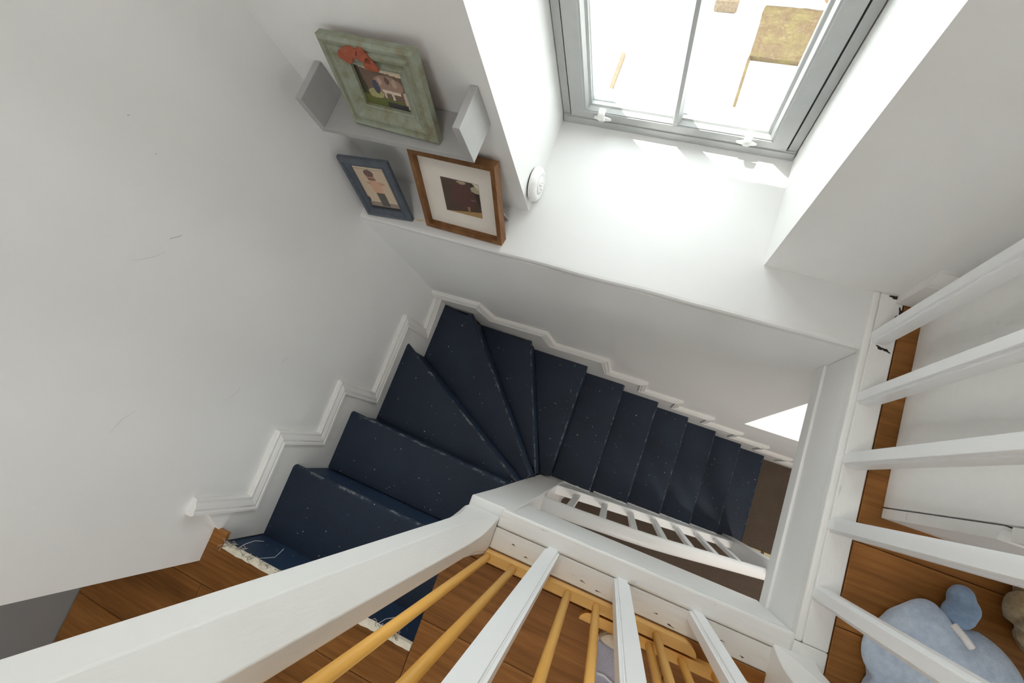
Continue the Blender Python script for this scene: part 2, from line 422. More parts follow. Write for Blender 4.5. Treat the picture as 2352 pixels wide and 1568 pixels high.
# lower floor, slab and soffit
struct(MB().box((0.0, -3.0, ZF - 0.05), (3.4, 0.0, ZF)).build('floor_lower', 'carpet'), 'brown carpet of the hall at the foot of the stairs')
sl = MB()
sl.box((-0.33, -3.0, -0.24), (0.643, -1.06, -0.014)); sl.box((0.705, -3.0, -0.24), (3.36, -0.748, -0.014)); sl.box((1.49, -0.745, -0.24), (3.36, YA, -0.014))
sl.box((0.643, -3.0, -0.24), (0.705, -1.10, -0.014)); sl.box((0.655, -1.10, -0.03), (0.705, -0.76, -0.014))
FLOOR = struct(sl.build('floor', 'soil_wood'), 'landing floor of brown oak laminate planks')
# laminate planks as pieces of the floor
seams = [-1.135 + 0.1775 * k for k in range(-7, 8)]
rows = list(zip(seams[:-1], seams[1:])) + [(seams[-1], YA)]
def plank(x0, x1, y0, y1):
    if x1 - x0 < 0.01 or y1 - y0 < 0.006: return
    g = 0.0006
    cx, cy = (x0 + x1) / 2, (y0 + y1) / 2
    hx, hy = (x1 - x0) / 2 - g, (y1 - y0) / 2 - g
    c = 0.0015
    mb = MB()
    r0 = [(-hx, -hy, -0.012), (hx, -hy, -0.012), (hx, hy, -0.012), (-hx, hy, -0.012)]
    r1 = [(-hx, -hy, -c), (hx, -hy, -c), (hx, hy, -c), (-hx, hy, -c)]
    r2 = [(-hx + c, -hy + c, 0), (hx - c, -hy + c, 0), (hx - c, hy - c, 0), (-hx + c, hy - c, 0)]
    mb.rings([r0, r1, r2], smooth=False)
    o = mb.build('plank', 'laminate', FLOOR); o.location = (cx, cy, 0)
rp = random.Random(3)
for y0, y1 in rows:
    if y1 < -2.2: continue
    spans = []
    if y1 <= -1.03: spans = [(-0.327, 3.3, y0, y1)]
    elif y0 < -1.03 < y1:
        spans = [(-0.327, 0.648, y0, -1.034), (0.648, 3.3, y0, y1)]
    elif y1 <= -0.745: spans = [(0.648, 3.3, y0, y1)]
    elif y0 < -0.745 < y1: spans = [(0.648, 1.487, y0, -0.745), (1.487, 3.3, y0, y1)]
    else: spans = [(1.487, 3.3, y0, y1)]
    for (x0, x1, a, b_) in spans:
        x = x0; first = True
        while x < x1 - 1e-6:
            L = rp.uniform(0.35, 1.2) if first else 1.22
            if x1 - (x + L) < 0.15: L = x1 - x
            plank(x, min(x + L, x1), a, b_); x += L; first = False
# raised laminate lip folded up over the stair head beside the skirting
struct(MB().box((0.0, -1.034, -0.012), (0.046, -0.992, 0.0)).build('trim_landing_lip', 'laminate'), 'small laminate lip at the stair head by the wall')

# ------------------------------------------------------------------ well lining (fascia) and curbs
fr = MB()
fr.box((1.424, -0.655, -0.19), (1.455, 0.0, -0.004)); fr.box((1.418, -0.655, -0.245), (1.455, 0.0, -0.19))
struct(fr.build('trim_well_right', 'gloss', bevel=0.003), 'white board lining the right side of the stair well')
fb = MB(); fb.box((0.767, -0.69, -0.27), (1.424, -0.65, -0.004))
struct(fb.build('trim_well_front', 'gloss', bevel=0.004), 'white board lining the near side of the stair well')
# wall under the landing beside the first flight
struct(MB().box((0.655, -1.06, ZF), (0.70, -0.73, -0.032)).box((0.0, -1.10, ZF), (0.70, -1.06, -0.02)).build('wall_under_landing', 'wall'))
struct(MB().box((0.705, -3.0, -0.262), (3.36, -0.73, -0.242)).box((0.77, -0.73, -0.262), (3.36, -0.69, -0.242)).box((1.455, -0.69, -0.262), (3.36, 0.0, -0.242)).build('ceiling_lower', 'ceiling'))

BAL = empty('landing_balustrade', (1.0, -0.7, 0)); tag(BAL, 'white landing balustrade with moulded balusters around the stair well', 'balustrade')
def bpart(mb, name, mat, bevel=0.0, seg=2):
    o = mb.build(name, mat, None, bevel, seg); return keep(o, BAL)
bpart(MB().box((0.7455, -0.692, -0.03), (1.4205, -0.648, 0.0)), 'nosing', 'chip', 0.006, 3)
bpart(MB().box((1.4212, -0.7455, -0.03), (1.486, -0.6605, -0.001)), 'corner_block', 'chip', 0.003)
bpart(MB().box((0.7455, -0.745, -0.03), (1.4205, -0.693, -0.003)), 'base_rail', 'chip', 0.003)
bpart(MB().box((1.421, -0.66, -0.03), (1.436, YA, 0.0)), 'nosing', 'chipy', 0.005, 3)
bpart(MB().box((1.4365, -0.660, -0.03), (1.486, YA, -0.002)), 'base_rail', 'chipy', 0.003)

def newel_rings(cx, cy, hw, hd, zs, lean=(0, 0)):
    R = []
    for z, c in zs:
        x, y = cx + lean[0] * z, cy + lean[1] * z
        R.append([(x - hw + c, y - hd, z), (x + hw - c, y - hd, z), (x + hw, y - hd + c, z), (x + hw, y + hd - c, z),
                  (x + hw - c, y + hd, z), (x - hw + c, y + hd, z), (x - hw, y + hd - c, z), (x - hw, y - hd + c, z)])
    return R
CH = [(-0.03, .003), (0.012, .003), (0.025, .006), (0.05, .013), (0.09, .021), (0.14, .027), (0.22, .030), (1.06, .030), (1.08, .034)]
bpart(MB().rings(newel_rings(0.700, -0.716, 0.045, 0.043, CH), smooth=False), 'newel_post', 'post', 0.0015)
bpart(MB().rings(newel_rings(1.427, -0.728, 0.042, 0.044, [(-0.02, .003), (0.0, .003), (0.01, .005), (0.03, .012), (0.07, .021), (0.14, .027), (0.22, .03), (1.06, .03), (1.08, .034)]), smooth=False), 'newel_post', 'post', 0.0015)

def bal_poly(a, d, s=0.0042, e=0.0062):
    """moulded section: flat face proud of two shallow edge steps on every side"""
    ia, idd = a - e, d - e
    return [(-ia, -d), (ia, -d), (ia, -d + s), (a - s, -d + s), (a - s, -idd), (a, -idd), (a, idd), (a - s, idd), (a - s, d - s), (ia, d - s),
            (ia, d), (-ia, d), (-ia, d - s), (-a + s, d - s), (-a + s, idd), (-a, idd), (-a, -idd), (-a + s, -idd), (-a + s, -d + s), (-ia, -d + s)]
for x in (0.894, 1.062, 1.230):
    p = bal_poly(0.0175, 0.0150)
    bpart(MB().prism(p, lambda u, v: (x + u, -0.701 + v, -0.004), lambda u, v: (x + u, -0.701 + v, 0.97)), 'baluster', 'baluster')
for y in (0.037, -0.115, -0.262, -0.410, -0.556):
    p = bal_poly(0.0185, 0.0160)
    L = -0.056
    bpart(MB().prism(p, lambda u, v: (1.4535 + u, y + v, -0.004), lambda u, v: (1.4535 + L * 0.97 + u, y + v, 0.97)), 'baluster', 'baluster')
def rail_poly(w, h):
    return [(-w * .8, 0), (w * .8, 0), (w, h * .25), (w, h * .6), (w * .7, h * .9), (w * .25, h), (-w * .25, h), (-w * .7, h * .9), (-w, h * .6), (-w, h * .25)]
rp_ = rail_poly(0.03, 0.05)
bpart(MB().prism(rp_, lambda u, v: (0.745, -0.706 + u, 0.965 + v), lambda u, v: (1.385, -0.706 + u, 0.965 + v)), 'handrail', 'gloss')
bpart(MB().prism(rp_, lambda u, v: (1.399 + u, -0.685, 0.965 + v), lambda u, v: (1.399 + u, YA - 0.001, 0.965 + v)), 'handrail', 'gloss')

# ------------------------------------------------------------------ staircase
R_ = 0.2
ST = empty('staircase', (0.3, -0.5, ZF)); tag(ST, 'navy blue painted winding wooden staircase with paint-specked treads', 'staircase')
SKT = 0.016
G = 0.2037; X6 = 0.7064
YS = -0.622
XN = 0.652
# (back line a-b, front (nosing) line c-d; wall end first)  polygon ordered
treads = {
    1: dict(back=((SKT, -1.036), (XN, -1.036)), front=((SKT, -0.805), (XN, -0.812))),
    2: dict(back=((SKT, -0.815), (XN, -0.822)), front=((SKT, -0.597), (XN, -0.628))),
    3: dict(back=((SKT, -0.608), (XN, -0.642)), front=((SKT, -0.268), (XN, -0.626))),
    4: dict(back=((SKT, -0.282), (XN, -0.640)), front=((0.160, -SKT), (0.668, -0.604)), corner=(SKT, -SKT)),
    5: dict(back=((0.148, -SKT), (0.662, -0.622)), front=((0.424, -SKT), (0.662, -0.604))),
    6: dict(back=((0.410, -SKT), (0.655, -0.612)), front=((X6, -SKT), (0.702, -0.604))),
}
for n_ in range(7, 13):
    x = X6 + (n_ - 6) * G
    treads[n_] = dict(back=((x - G - 0.012, -SKT), (x - G - 0.012 if n_ > 7 else 0.69, YS)), front=((x, -SKT), (x - 0.004, YS)))
TH = 0.030
def edge_attr(o, vals):
    a = o.data.attributes.new('edge', 'FLOAT', 'POINT')
    for i, v in enumerate(vals): a.data[i].value = v
def spart(o): return keep(o, ST)
for n_, t in treads.items():
    z = -n_ * R_
    a, b_ = t['back']; c, d = t['front']
    N = 16
    a, b_, c, d = [Vector(p) for p in (a, b_, c, d)]
    fd = (d - c); nrm = Vector((-fd.y, fd.x)).normalized()
    mid = ((a + b_) / 2)
    if nrm.dot(mid - c) > 0: nrm = -nrm        # points out of the tread, over the nosing
    rad = TH / 2
    rings = []; att = []
    prof = []                                    # (offset from nosing tip, dz, edgeweight)
    for k in range(7):
        an = math.pi / 2 - math.pi * k / 6
        prof.append((-rad * 0.75 + rad * 0.75 * math.cos(an), -rad + rad * math.sin(an), 1.0 if k in (1, 2) else (0.75 if k == 0 else (0.55 if k == 3 else 0))))
    for i in range(N + 1):
        s = i / N
        if 'corner' in t:      # the kite tread runs round the corner of the walls
            k_ = Vector(t['corner']); w = k_.lerp(a, s / 0.25) if s <= 0.25 else a.lerp(b_, (s - 0.25) / 0.75)
        else: w = a.lerp(b_, s)
        f = c.lerp(d, s)
        wob = 0.0016 * noise.noise(Vector((s * 9, n_ * 3.1, 0)))
        ring = []
        ring.append((w.x, w.y, z - TH)); att.append(0)
        ring.append((w.x, w.y, z)); att.append(0)
        inn = f + nrm * (-0.03)
        # keep the inner row on the tread side of the back line
        if (inn - w).dot(f - w) < 0: inn = w.lerp(f, 0.5)
        ring.append((inn.x, inn.y, z)); att.append(0.12)
        for (of, dz, ew) in prof:
            q = f + nrm * (of + wob)
            if (q - w).dot(f - w) < 0: q = w
            ring.append((q.x, q.y, z + dz)); att.append(ew)
        rings.append(ring)
    mb = MB(); mb.rings(rings, closed=True, caps=True, smooth=False)
    me_name = 'tread'
    o = mb.build(me_name, 'navy'); 
    if len(o.data.vertices) == len(att): edge_attr(o, att)
    spart(o)
    # riser under this nosing, down to the next tread
    off = -0.014
    p0 = c + nrm * off; p1 = d + nrm * off; q0 = c + nrm * (off - 0.018); q1 = d + nrm * (off - 0.018)
    zb = -(n_ + 1) * R_ - (0.0 if n_ == 12 else 0.01)
    poly = [(p0.x, p0.y), (p1.x, p1.y), (q1.x, q1.y), (q0.x, q0.y)]
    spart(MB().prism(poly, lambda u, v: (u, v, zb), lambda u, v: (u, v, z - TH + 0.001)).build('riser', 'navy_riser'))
# top riser under the landing edge
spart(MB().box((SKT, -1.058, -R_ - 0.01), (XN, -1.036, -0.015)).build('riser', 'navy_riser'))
# closed inner string of the lower flight
def sz(x): return -1.05 - 1.0 * (x - 0.766)
poly = [(0.70, sz(0.70)), (1.84, sz(1.84)), (1.84, max(ZF, sz(1.84) - 0.30)), (0.70, sz(0.70) - 0.30)]
poly = [(0.70, sz(0.70) - 0.30), (1.80, max(ZF + .002, sz(1.80) - 0.30)), (1.80, sz(1.80)), (0.70, sz(0.70))]
spart(MB().prism(poly, lambda u, v: (u, -0.660, v), lambda u, v: (u, -0.618, v)).build('string', 'gloss', bevel=0.003))
# lower newel post, standing from the hall floor up to the landing, a touch out of plumb
nr = []
for z, yf in ((ZF, -0.600), (-1.2, -0.612), (-0.6, -0.632), (-0.27, -0.6445), (-0.033, -0.6495)):
    nr.append([(0.652, -0.725, z), (0.766, -0.725, z), (0.766, yf, z), (0.652, yf, z)])
spart(MB().rings(nr, smooth=False).build('newel_post', 'gloss', bevel=0.004))
# paint drips where white paint ran over the navy at the string
rd = random.Random(5)
dr = MB()
for k in range(26):
    x = 0.80 + k * 0.036; zt = sz(x)
    pass

SB = ST
hp = [(0.760, -0.655), (0.83, -0.660), (0.92, -0.685), (1.02, -0.735), (1.10, -0.775), (1.19, -0.830), (1.30, -0.925), (1.45, -1.075), (1.62, -1.245), (1.79, -1.410), (1.815, -1.435)]
def hz(x):
    for (x0, z0), (x1, z1) in zip(hp[:-1], hp[1:]):
        if x <= x1: return z0 + (z1 - z0) * (x - x0) / (x1 - x0)
    return hp[-1][1]
hr = []
for i, (x, z) in enumerate(hp):
    a = hp[max(i - 1, 0)]; c = hp[min(i + 1, len(hp) - 1)]
    t = Vector((c[0] - a[0], 0, c[1] - a[1])).normalized(); up = Vector((-t.z, 0, t.x))
    if up.z < 0: up = -up
    ring = []
    for k in range(18):
        an = 2 * math.pi * k / 18
        u = 0.0275 * math.copysign(abs(math.cos(an)) ** 0.8, math.cos(an)); v = 0.022 * math.copysign(abs(math.sin(an)) ** 0.85, math.sin(an))
        ring.append(tuple(Vector((x, -0.676 + u, z)) + up * (v - 0.022)))
    hr.append(ring)
keep(MB().rings(hr).build('handrail', 'gloss'), SB)
for k in range(7):
    x = 0.862 + 0.1335 * k
    poly = [(-0.014, -0.010), (0.014, -0.010), (0.014, 0.010), (-0.014, 0.010)]
    def f0(u, v): return (x + u, -0.641 + v, sz(x + u) - 0.002)
    def f1(u, v): return (x + u, -0.668 + v, hz(x + u) - 0.03)
    keep(MB().prism(poly, f0, f1).build('baluster', 'gloss', bevel=0.002), SB)
keep(MB().box((1.795, -0.685, ZF), (1.865, -0.605, -1.36)).build('newel_post', 'gloss', bevel=0.004), SB)

# ------------------------------------------------------------------ stair skirting boards
def sweep_plane(mb, path, prof, to3):
    """moulding along a polyline lying in a wall plane; prof: (inset below the outline, projection)"""
    P = [Vector(p) for p in path]; R = []
    for i, p in enumerate(P):
        d0 = (P[i] - P[i - 1]).normalized() if i > 0 else (P[1] - P[0]).normalized()
        d1 = (P[i + 1] - P[i]).normalized() if i < len(P) - 1 else d0
        n0 = Vector((-d0.y, d0.x)); n1 = Vector((-d1.y, d1.x))
        mit = (n0 + n1); mit.normalize(); k = 1.0 / max(0.35, mit.dot(n0))
        R.append([to3(*(p + mit * (-ins * k)), pr) for ins, pr in prof])
    mb.rings(R, closed=True, caps=True, smooth=False)
MOULD = [(0.0, 0.0), (0.0, 0.010), (0.004, 0.015), (0.010, 0.0155), (0.016, 0.019), (0.024, 0.0225), (0.031, 0.020), (0.034, 0.0235), (0.040, 0.024), (0.044, 0.016), (0.044, 0.0)]
def clip_poly_skirt(outline, lower):
    return outline + list(reversed(lower))
# left wall: plane x=0, coordinates (y,z)
Lo = [(-0.902, 0.122), (-0.905, -0.068), (-0.704, -0.064), (-0.696, -0.268), (-0.506, -0.262), (-0.508, -0.505), (-0.172, -0.500), (-0.168, -0.708), (-0.0, -0.690)]
Ll = [(-1.004, -0.012), (-1.032, -0.02), (-1.032, -0.23), (-0.82, -0.23), (-0.82, -0.43), (-0.61, -0.43), (-0.61, -0.63), (-0.285, -0.63), (-0.285, -0.84), (0.0, -0.84)]
sb = MB()
poly = Lo + list(reversed(Ll))
poly = [(a - 0.003, b_ - 0.004) for a, b_ in Lo[:-1]] + [(0.0, Lo[-1][1] - 0.004)] + list(reversed(Ll))
poly = list(reversed(poly))
sb.prism(poly, lambda u, v: (0.0, u, v), lambda u, v: (SKT, u, v))
sweep_plane(sb, Lo, MOULD, lambda u, v, p: (p, u, v))
struct(sb.build('baseboard_left', 'skirt'), 'stepped white skirting board with bead along the left wall')
# back wall: plane y=0, coordinates (x,z); outline left to right
Bo = [(0.0, -0.655), (0.243, -0.630), (0.272, -0.795), (0.535, -0.780), (0.552, -0.955), (0.815, -0.945)]
for n_ in range(7, 13):
    xb = X6 + (n_ - 6) * G + 0.108
    if n_ == 7: Bo += [(0.827, -1.19)]
    else: Bo += [(xb - G, -n_ * R_ + 0.205)]
    Bo += [(xb, -n_ * R_ + 0.205)]
xe = X6 + 6 * G + 0.108
Bo += [(xe, ZF + 0.19), (3.3, ZF + 0.19)]
Bl = [(0.0, -0.84), (0.15, -0.84), (0.15, -1.03), (0.412, -1.03), (0.412, -1.23), (0.69, -1.23), (0.69, -1.43)]
for n_ in range(7, 13):
    x = X6 + (n_ - 6) * G - 0.013
    Bl += [(x, -n_ * R_ - 0.03), (x, -(n_ + 1) * R_ - (0.03 if n_ < 12 else 0.0))]
Bl += [(3.3, ZF)]
poly = [(max(0, a - 0.003), b_ - 0.004) for a, b_ in Bo] + list(reversed(Bl))
sb = MB(); sb.prism(poly, lambda u, v: (u, 0.0, v), lambda u, v: (u, -SKT, v))
sweep_plane(sb, Bo, [(a * 0.85, b_) for a, b_ in MOULD], lambda u, v, p: (u, -p, v))
struct(sb.build('baseboard_back', 'skirt'), 'stepped white skirting board descending the back wall')
# landing skirting, right of the well
pr = [(0.0, 0.0), (0.021, 0.0), (0.021, 0.108), (0.017, 0.114), (0.020, 0.120), (0.012, 0.140), (0.007, 0.150), (0.0, 0.150)]
struct(MB().prism(pr, lambda u, v: (1.470, YA - u, v), lambda u, v: (3.3, YA - u, v)).build('baseboard_right', 'skirt'), 'white moulded skirting on the landing behind the white chest')

# ------------------------------------------------------------------ window
WIN = empty('window_1', (0.847, 0.47, 0)); struct(WIN, 'grey metal casement window over the ledge')
def wpart(o): return keep(o, WIN)
def frame_sweep(x0, x1, z0, z1, prof, kb=1.0):
    """mitred frame; prof: (inset, y); kb narrows the bottom rail"""
    mb = MB(); R = []
    for (sx, szz, X, Z) in ((1, kb, x0, z0), (-1, kb, x1, z0), (-1, -1, x1, z1), (1, -1, x0, z1)):
        R.append([(X + sx * i, y, Z + szz * i) for i, y in prof])
    R.append(R[0])
    mb.rings(R, closed=True, caps=False, smooth=False); return mb
YW = 0.470
wpart(frame_sweep(XL + 0.003, XR - 0.003, 0.004, WT - 0.003, [(0.0, YW), (0.0212, YW), (0.0212, YW + 0.012), (0.033, YW + 0.012), (0.033, 0.545), (0.0, 0.545)], 0.72).build('frame', 'alu'))
wpart(MB().box((XL + 0.003, 0.463, ZL), (XR - 0.003, YW + 0.012, 0.020)).box((XL + 0.003, 0.466, 0.020), (XR - 0.003, YW + .012, 0.024)).build('frame_sill', 'alu', bevel=0.002))
SX0, SX1, SZ0, SZ1 = 0.5505, 1.1435, 0.0265, 1.045
wpart(frame_sweep(SX0, SX1, SZ0, SZ1, [(0.0, 0.475), (0.001, 0.464), (0.040, 0.464), (0.042, 0.467), (0.046, 0.467), (0.052, 0.480), (0.059, 0.484), (0.056, 0.496), (0.059, 0.500), (0.059, 0.512), (0.0, 0.518)], 0.62).build('sash', 'alu'))
wpart(frame_sweep(SX0 - 0.0040, SX1 + 0.0040, SZ0 - 0.0030, SZ1 + 0.004, [(0.0, 0.4745), (0.0041, 0.4745), (0.0041, 0.480), (0.0, 0.480)]).build('gasket', 'gasket'))
mz0, mz1 = SZ0 + 0.028, SZ1 - 0.05
mx_ = 0.851
mp = [(-0.013, 0.498), (-0.013, 0.480), (-0.008, 0.470), (-0.005, 0.462), (0.005, 0.462), (0.008, 0.470), (0.013, 0.480), (0.013, 0.498), (0.006, 0.512), (-0.006, 0.512)]
wpart(MB().prism(mp, lambda u, v: (mx_ + u, v, mz0), lambda u, v: (mx_ + u, v, mz1)).build('glazing_bar', 'alu'))
for (a, c) in ((SX0 + 0.056, mx_ - 0.009), (mx_ + 0.009, SX1 - 0.056)):
    wpart(MB().box((a, 0.503, SZ0 + 0.0345), (c, 0.506, SZ1 - 0.056)).build('pane', 'glass'))
# small cast window stays on the bottom rail
for cx in (0.648, 1.042):
    e = MB()
    pl = []
    for k in range(24):
        an = 2 * math.pi * k / 24
        pl.append((0.026 * math.cos(an), 0.008 * math.sin(an) * (1.0 - 0.35 * abs(math.cos(an))) - 0.001))
    e.prism(pl, lambda u, v: (cx + u, 0.4635, 0.040 + v), lambda u, v: (cx + u, 0.457, 0.040 + v))
    e.tube([(cx, 0.458, 0.040), (cx, 0.448, 0.044), (cx, 0.442, 0.056), (cx, 0.446, 0.068), (cx, 0.464, 0.073)], 0.010, 10, ry=0.0035, up=Vector((0, -1, 0.3)))
    e.lathe([(0.0, 0.0), (0.006, 0.001), (0.007, 0.004), (0.005, 0.006), (0.0, 0.0065)], (cx, 0.457, 0.040), (0, -1, 0), 14)
    wpart(e.build('window_stay', 'plastic'))

# ------------------------------------------------------------------ U-shaped shelf and picture frames
SH = empty('wall_shelf', (0.29, YA, 0.352)); tag(SH, 'grey painted U-shaped wall shelf with upright ends beside the window', 'shelf')
y0_, y1_ = 0.048, YA - 0.001
keep(MB().box((0.103, y0_, 0.352), (0.478, y1_, 0.369)).build('shelf_board', 'shelf', bevel=0.001), SH)
keep(MB().box((0.086, y0_, 0.352), (0.103, y1_, 0.459)).build('end_panel', 'shelf', bevel=0.001), SH)
keep(MB().box((0.478, y0_, 0.352), (0.495, y1_, 0.461)).build('end_panel', 'shelf', bevel=0.001), SH)

def picture(name, label, w, h, prof, mat, bl, lean, yaw, inner, printm, depth, zbase, mat_board=None, strut=False):
    """frame with its lower front-left corner at bl, leaning back by lean; local axes u right, v up, w towards the viewer"""
    root = empty(name, (bl[0], bl[1], zbase)); tag(root, label, 'picture frame')
    root.rotation_euler = (0, 0, yaw)
    T = Matrix.Rotation(-lean, 4, 'X')     # tips the top towards +y
    def L(u, v, w_): return T @ Vector((u, -w_, v))
    mb = MB(); R = []
    for (sx, sy, X, Y) in ((1, 1, 0, 0), (-1, 1, w, 0), (-1, -1, w, h), (1, -1, 0, h)):
        R.append([tuple(L(X + sx * i, Y + sy * i, d)) for i, d in prof])
    R.append(R[0]); mb.rings(R, caps=False, smooth=False)
    mb.build('frame', mat, root)
    (iu, iv, iw, ih, idp) = inner
    def quad(nm, u0, v0, u1, v1, d, mt):
        me = bpy.data.meshes.new(nm)
        t = 0.0012
        vs = [L(u0, v0, d), L(u1, v0, d), L(u1, v1, d), L(u0, v1, d), L(u0, v0, d - t), L(u1, v0, d - t), L(u1, v1, d - t), L(u0, v1, d - t)]
        me.from_pydata([tuple(p) for p in vs], [], [(0, 1, 2, 3), (7, 6, 5, 4), (0, 4, 5, 1), (1, 5, 6, 2), (2, 6, 7, 3), (3, 7, 4, 0)])
        ul = me.uv_layers.new(name='UVMap'); co = [(0, 0), (1, 0), (1, 1), (0, 1)]
        for k in range(4): ul.data[k].uv = co[k]
        me.materials.append(mt if not isinstance(mt, str) else M[mt])
        o = bpy.data.objects.new(nm, me); COL.objects.link(o); o.parent = root; return o
    pi = prof[-2][0] - 0.001 if prof[-1][0] == 0 else 0
    if mat_board:
        u0, v0, u1, v1, d = mat_board
        quad('mount_board', u0, v0, u1, v1, d, 'mat_board')
    quad('photo', iu, iv, iu + iw, iv + ih, idp, printm)
    quad('backing', 0.004, 0.004, w - 0.004, h - 0.004, 0.002 - depth, 'walnut' if mat != 'slate' else 'slate')
    return root, L

pm1 = print_mat('print_family', (0.14, 0.085, 0.055), [
    ('h', (0.10, 1.0, 0.93), (0.60, 0.50, 0.36), 1.2), ('h', (-1.0, -0.15, -0.22), (0.035, 0.030, 0.014), 1.5),
    ('h', (-0.05, -1.0, -0.27), (0.10, 0.115, 0.018), 0.8), ('e', (0.30, 0.33, 0.16, 0.12), (0.33, 0.30, 0.12), 1.5),
    ('e', (0.62, 0.60, 0.30, 0.22), (0.30, 0.19, 0.135), 1.6), ('e', (0.35, 0.50, 0.07, 0.17), (0.05, 0.05, 0.085), 0.8),
    ('e', (0.46, 0.66, 0.05, 0.09), (0.45, 0.30, 0.22), 1), ('e', (0.62, 0.70, 0.05, 0.09), (0.12, 0.07, 0.045), 1), ('e', (0.76, 0.66, 0.05, 0.1), (0.40, 0.28, 0.2), 1),
    ('r', (0.56, 0.43, 0.10, 0.035), (0.62, 0.52, 0.42), 0.6), ('r', (0.75, 0.42, 0.09, 0.035), (0.62, 0.52, 0.42), 0.6), ('r', (0.93, 0.28, 0.045, 0.2), (0.50, 0.40, 0.31), 0.8),
    ('r', (0.50, 0.33, 0.02, 0.08), (0.55, 0.46, 0.38), 0.6), ('r', (0.66, 0.32, 0.02, 0.08), (0.55, 0.46, 0.38), 0.6),
    ('r', (0.70, 0.09, 0.22, 0.07), (0.030, 0.026, 0.032), 1.0)])
gp = [(0, 0), (0, 0.016), (0.006, 0.021), (0.013, 0.020), (0.015, 0.016), (0.020, 0.017), (0.024, 0.020), (0.030, 0.019), (0.040, 0.012), (0.047, 0.010), (0.050, 0.012), (0.055, 0.010), (0.056, 0.002), (0.056, 0), ]
FG, LG = picture('picture_frame', 'chalky green picture frame with orange butterfly standing on the wall shelf', 0.230, 0.200, gp, 'green', (0.181, 0.090), math.radians(13.5), math.radians(-3.0),
        (0.054, 0.054, 0.122, 0.092, 0.004), pm1, 0.004, 0.3695)
# orange butterfly wings on its top rail
def wing(pts, d0, d1):
    mb = MB(); mb.prism(pts, lambda u, v: tuple(LG(u, v, d0)), lambda u, v: tuple(LG(u, v, d1))); return mb
def blob(cx, cy, rx, ry, rotd, n=18, lob=0.18, ph=0):
    r = math.radians(rotd); o = []
    for k in range(n):
        a = 2 * math.pi * k / n; q = 1 + lob * math.sin(3 * a + ph)
        x, y = rx * q * math.cos(a), ry * q * math.sin(a)
        o.append((cx + x * math.cos(r) - y * math.sin(r), cy + x * math.sin(r) + y * math.cos(r)))
    return o
bf = MB()
for (cx, cy, rx, ry, rt, ph) in ((0.066, 0.172, 0.020, 0.015, 35, 0.3), (0.088, 0.180, 0.010, 0.012, 0, 1), (0.108, 0.176, 0.018, 0.014, -35, 1.5), (0.120, 0.160, 0.017, 0.013, -15, 2.2)):
    bf.prism(blob(cx, cy, rx, ry, rt, ph=ph), lambda u, v: tuple(LG(u, v, 0.0195)), lambda u, v: tuple(LG(u, v, 0.0235)))
bfo = bf.build('butterfly', 'petal', FG, bevel=0.001); bfo['label'] = 'orange butterfly ornament'

pm2 = print_mat('print_child', (0.60, 0.47, 0.33), [
    ('h', (0, -1.0, -0.17), (0.30, 0.235, 0.19), 0.1), ('r', (0.5, 0.185, 0.5, 0.012), (0.66, 0.56, 0.44), 0.1), ('r', (0.5, 0.93, 0.5, 0.008), (0.30, 0.22, 0.15), 0.1), ('r', (0.5, 0.965, 0.5, 0.03), (0.66, 0.55, 0.40), 0.1),
    ('e', (0.53, 0.62, 0.30, 0.045), (0.52, 0.30, 0.20), 0.5), ('e', (0.50, 0.52, 0.17, 0.17), (0.62, 0.36, 0.24), 0.6), ('r', (0.53, 0.24, 0.135, 0.16), (0.10, 0.090, 0.075), 0.4),
    ('e', (0.44, 0.77, 0.13, 0.10), (0.42, 0.22, 0.15), 0.4), ('e', (0.44, 0.84, 0.15, 0.075), (0.16, 0.085, 0.075), 0.4), ('r', (0.46, 0.71, 0.12, 0.02), (0.22, 0.11, 0.085), 0.5),
    ('r', (0.5, 0.03, 0.5, 0.03), (0.04, 0.035, 0.035), 0.4), ('e', (0.03, 0.22, 0.05, 0.06), (0.05, 0.045, 0.045), 0.3)], 0.06)
bp = [(0, 0), (0, 0.010), (0.004, 0.015), (0.013, 0.016), (0.017, 0.012), (0.019, 0.013), (0.028, 0.008), (0.030, 0.002), (0.030, 0)]
picture('picture_frame', 'small slate-blue picture frame with photo of a child on the ledge by the corner', 0.158, 0.223, bp, 'slate', (0.026, 0.023), math.radians(13.5), math.radians(5.0),
        (0.028, 0.028, 0.102, 0.167, 0.003), pm2, 0.004, ZL + 0.0005)
pm3 = print_mat('print_dark', (0.075, 0.045, 0.032), [
    ('e', (0.55, 0.55, 0.36, 0.42), (0.095, 0.040, 0.032), 0.8), ('h', (1.0, 0.30, 1.08), (0.035, 0.030, 0.024), 0.5), ('e', (0.95, 0.83, 0.17, 0.10), (0.40, 0.36, 0.25), 0.8), ('h', (1.0, 1.1, 1.93), (0.66, 0.60, 0.46), 0.3),
    ('e', (0.55, 0.96, 0.12, 0.05), (0.40, 0.30, 0.20), 1.0), ('h', (0.18, -1.0, -0.0), (0.40, 0.25, 0.095), 0.2), ('r', (0.66, 0.17, 0.03, 0.10), (0.30, 0.19, 0.09), 0.8),
    ('e', (0.82, 0.50, 0.08, 0.03), (0.16, 0.10, 0.075), 1.2)], 0.15)
wp = [(0, -0.004), (0, 0.026), (0.0125, 0.026), (0.0125, 0.004), (0.0125, -0.004)]
FW, LW = picture('picture_frame', 'deep square walnut picture frame with cream mount leaning on the ledge', 0.250, 0.256, wp, 'walnut', (0.239, 0.046), math.radians(21.2), math.radians(-0.5),
        (0.073, 0.066, 0.114, 0.112, 0.0075), pm3, 0.004, ZL + 0.0005, mat_board=(0.011, 0.011, 0.239, 0.245, 0.006))
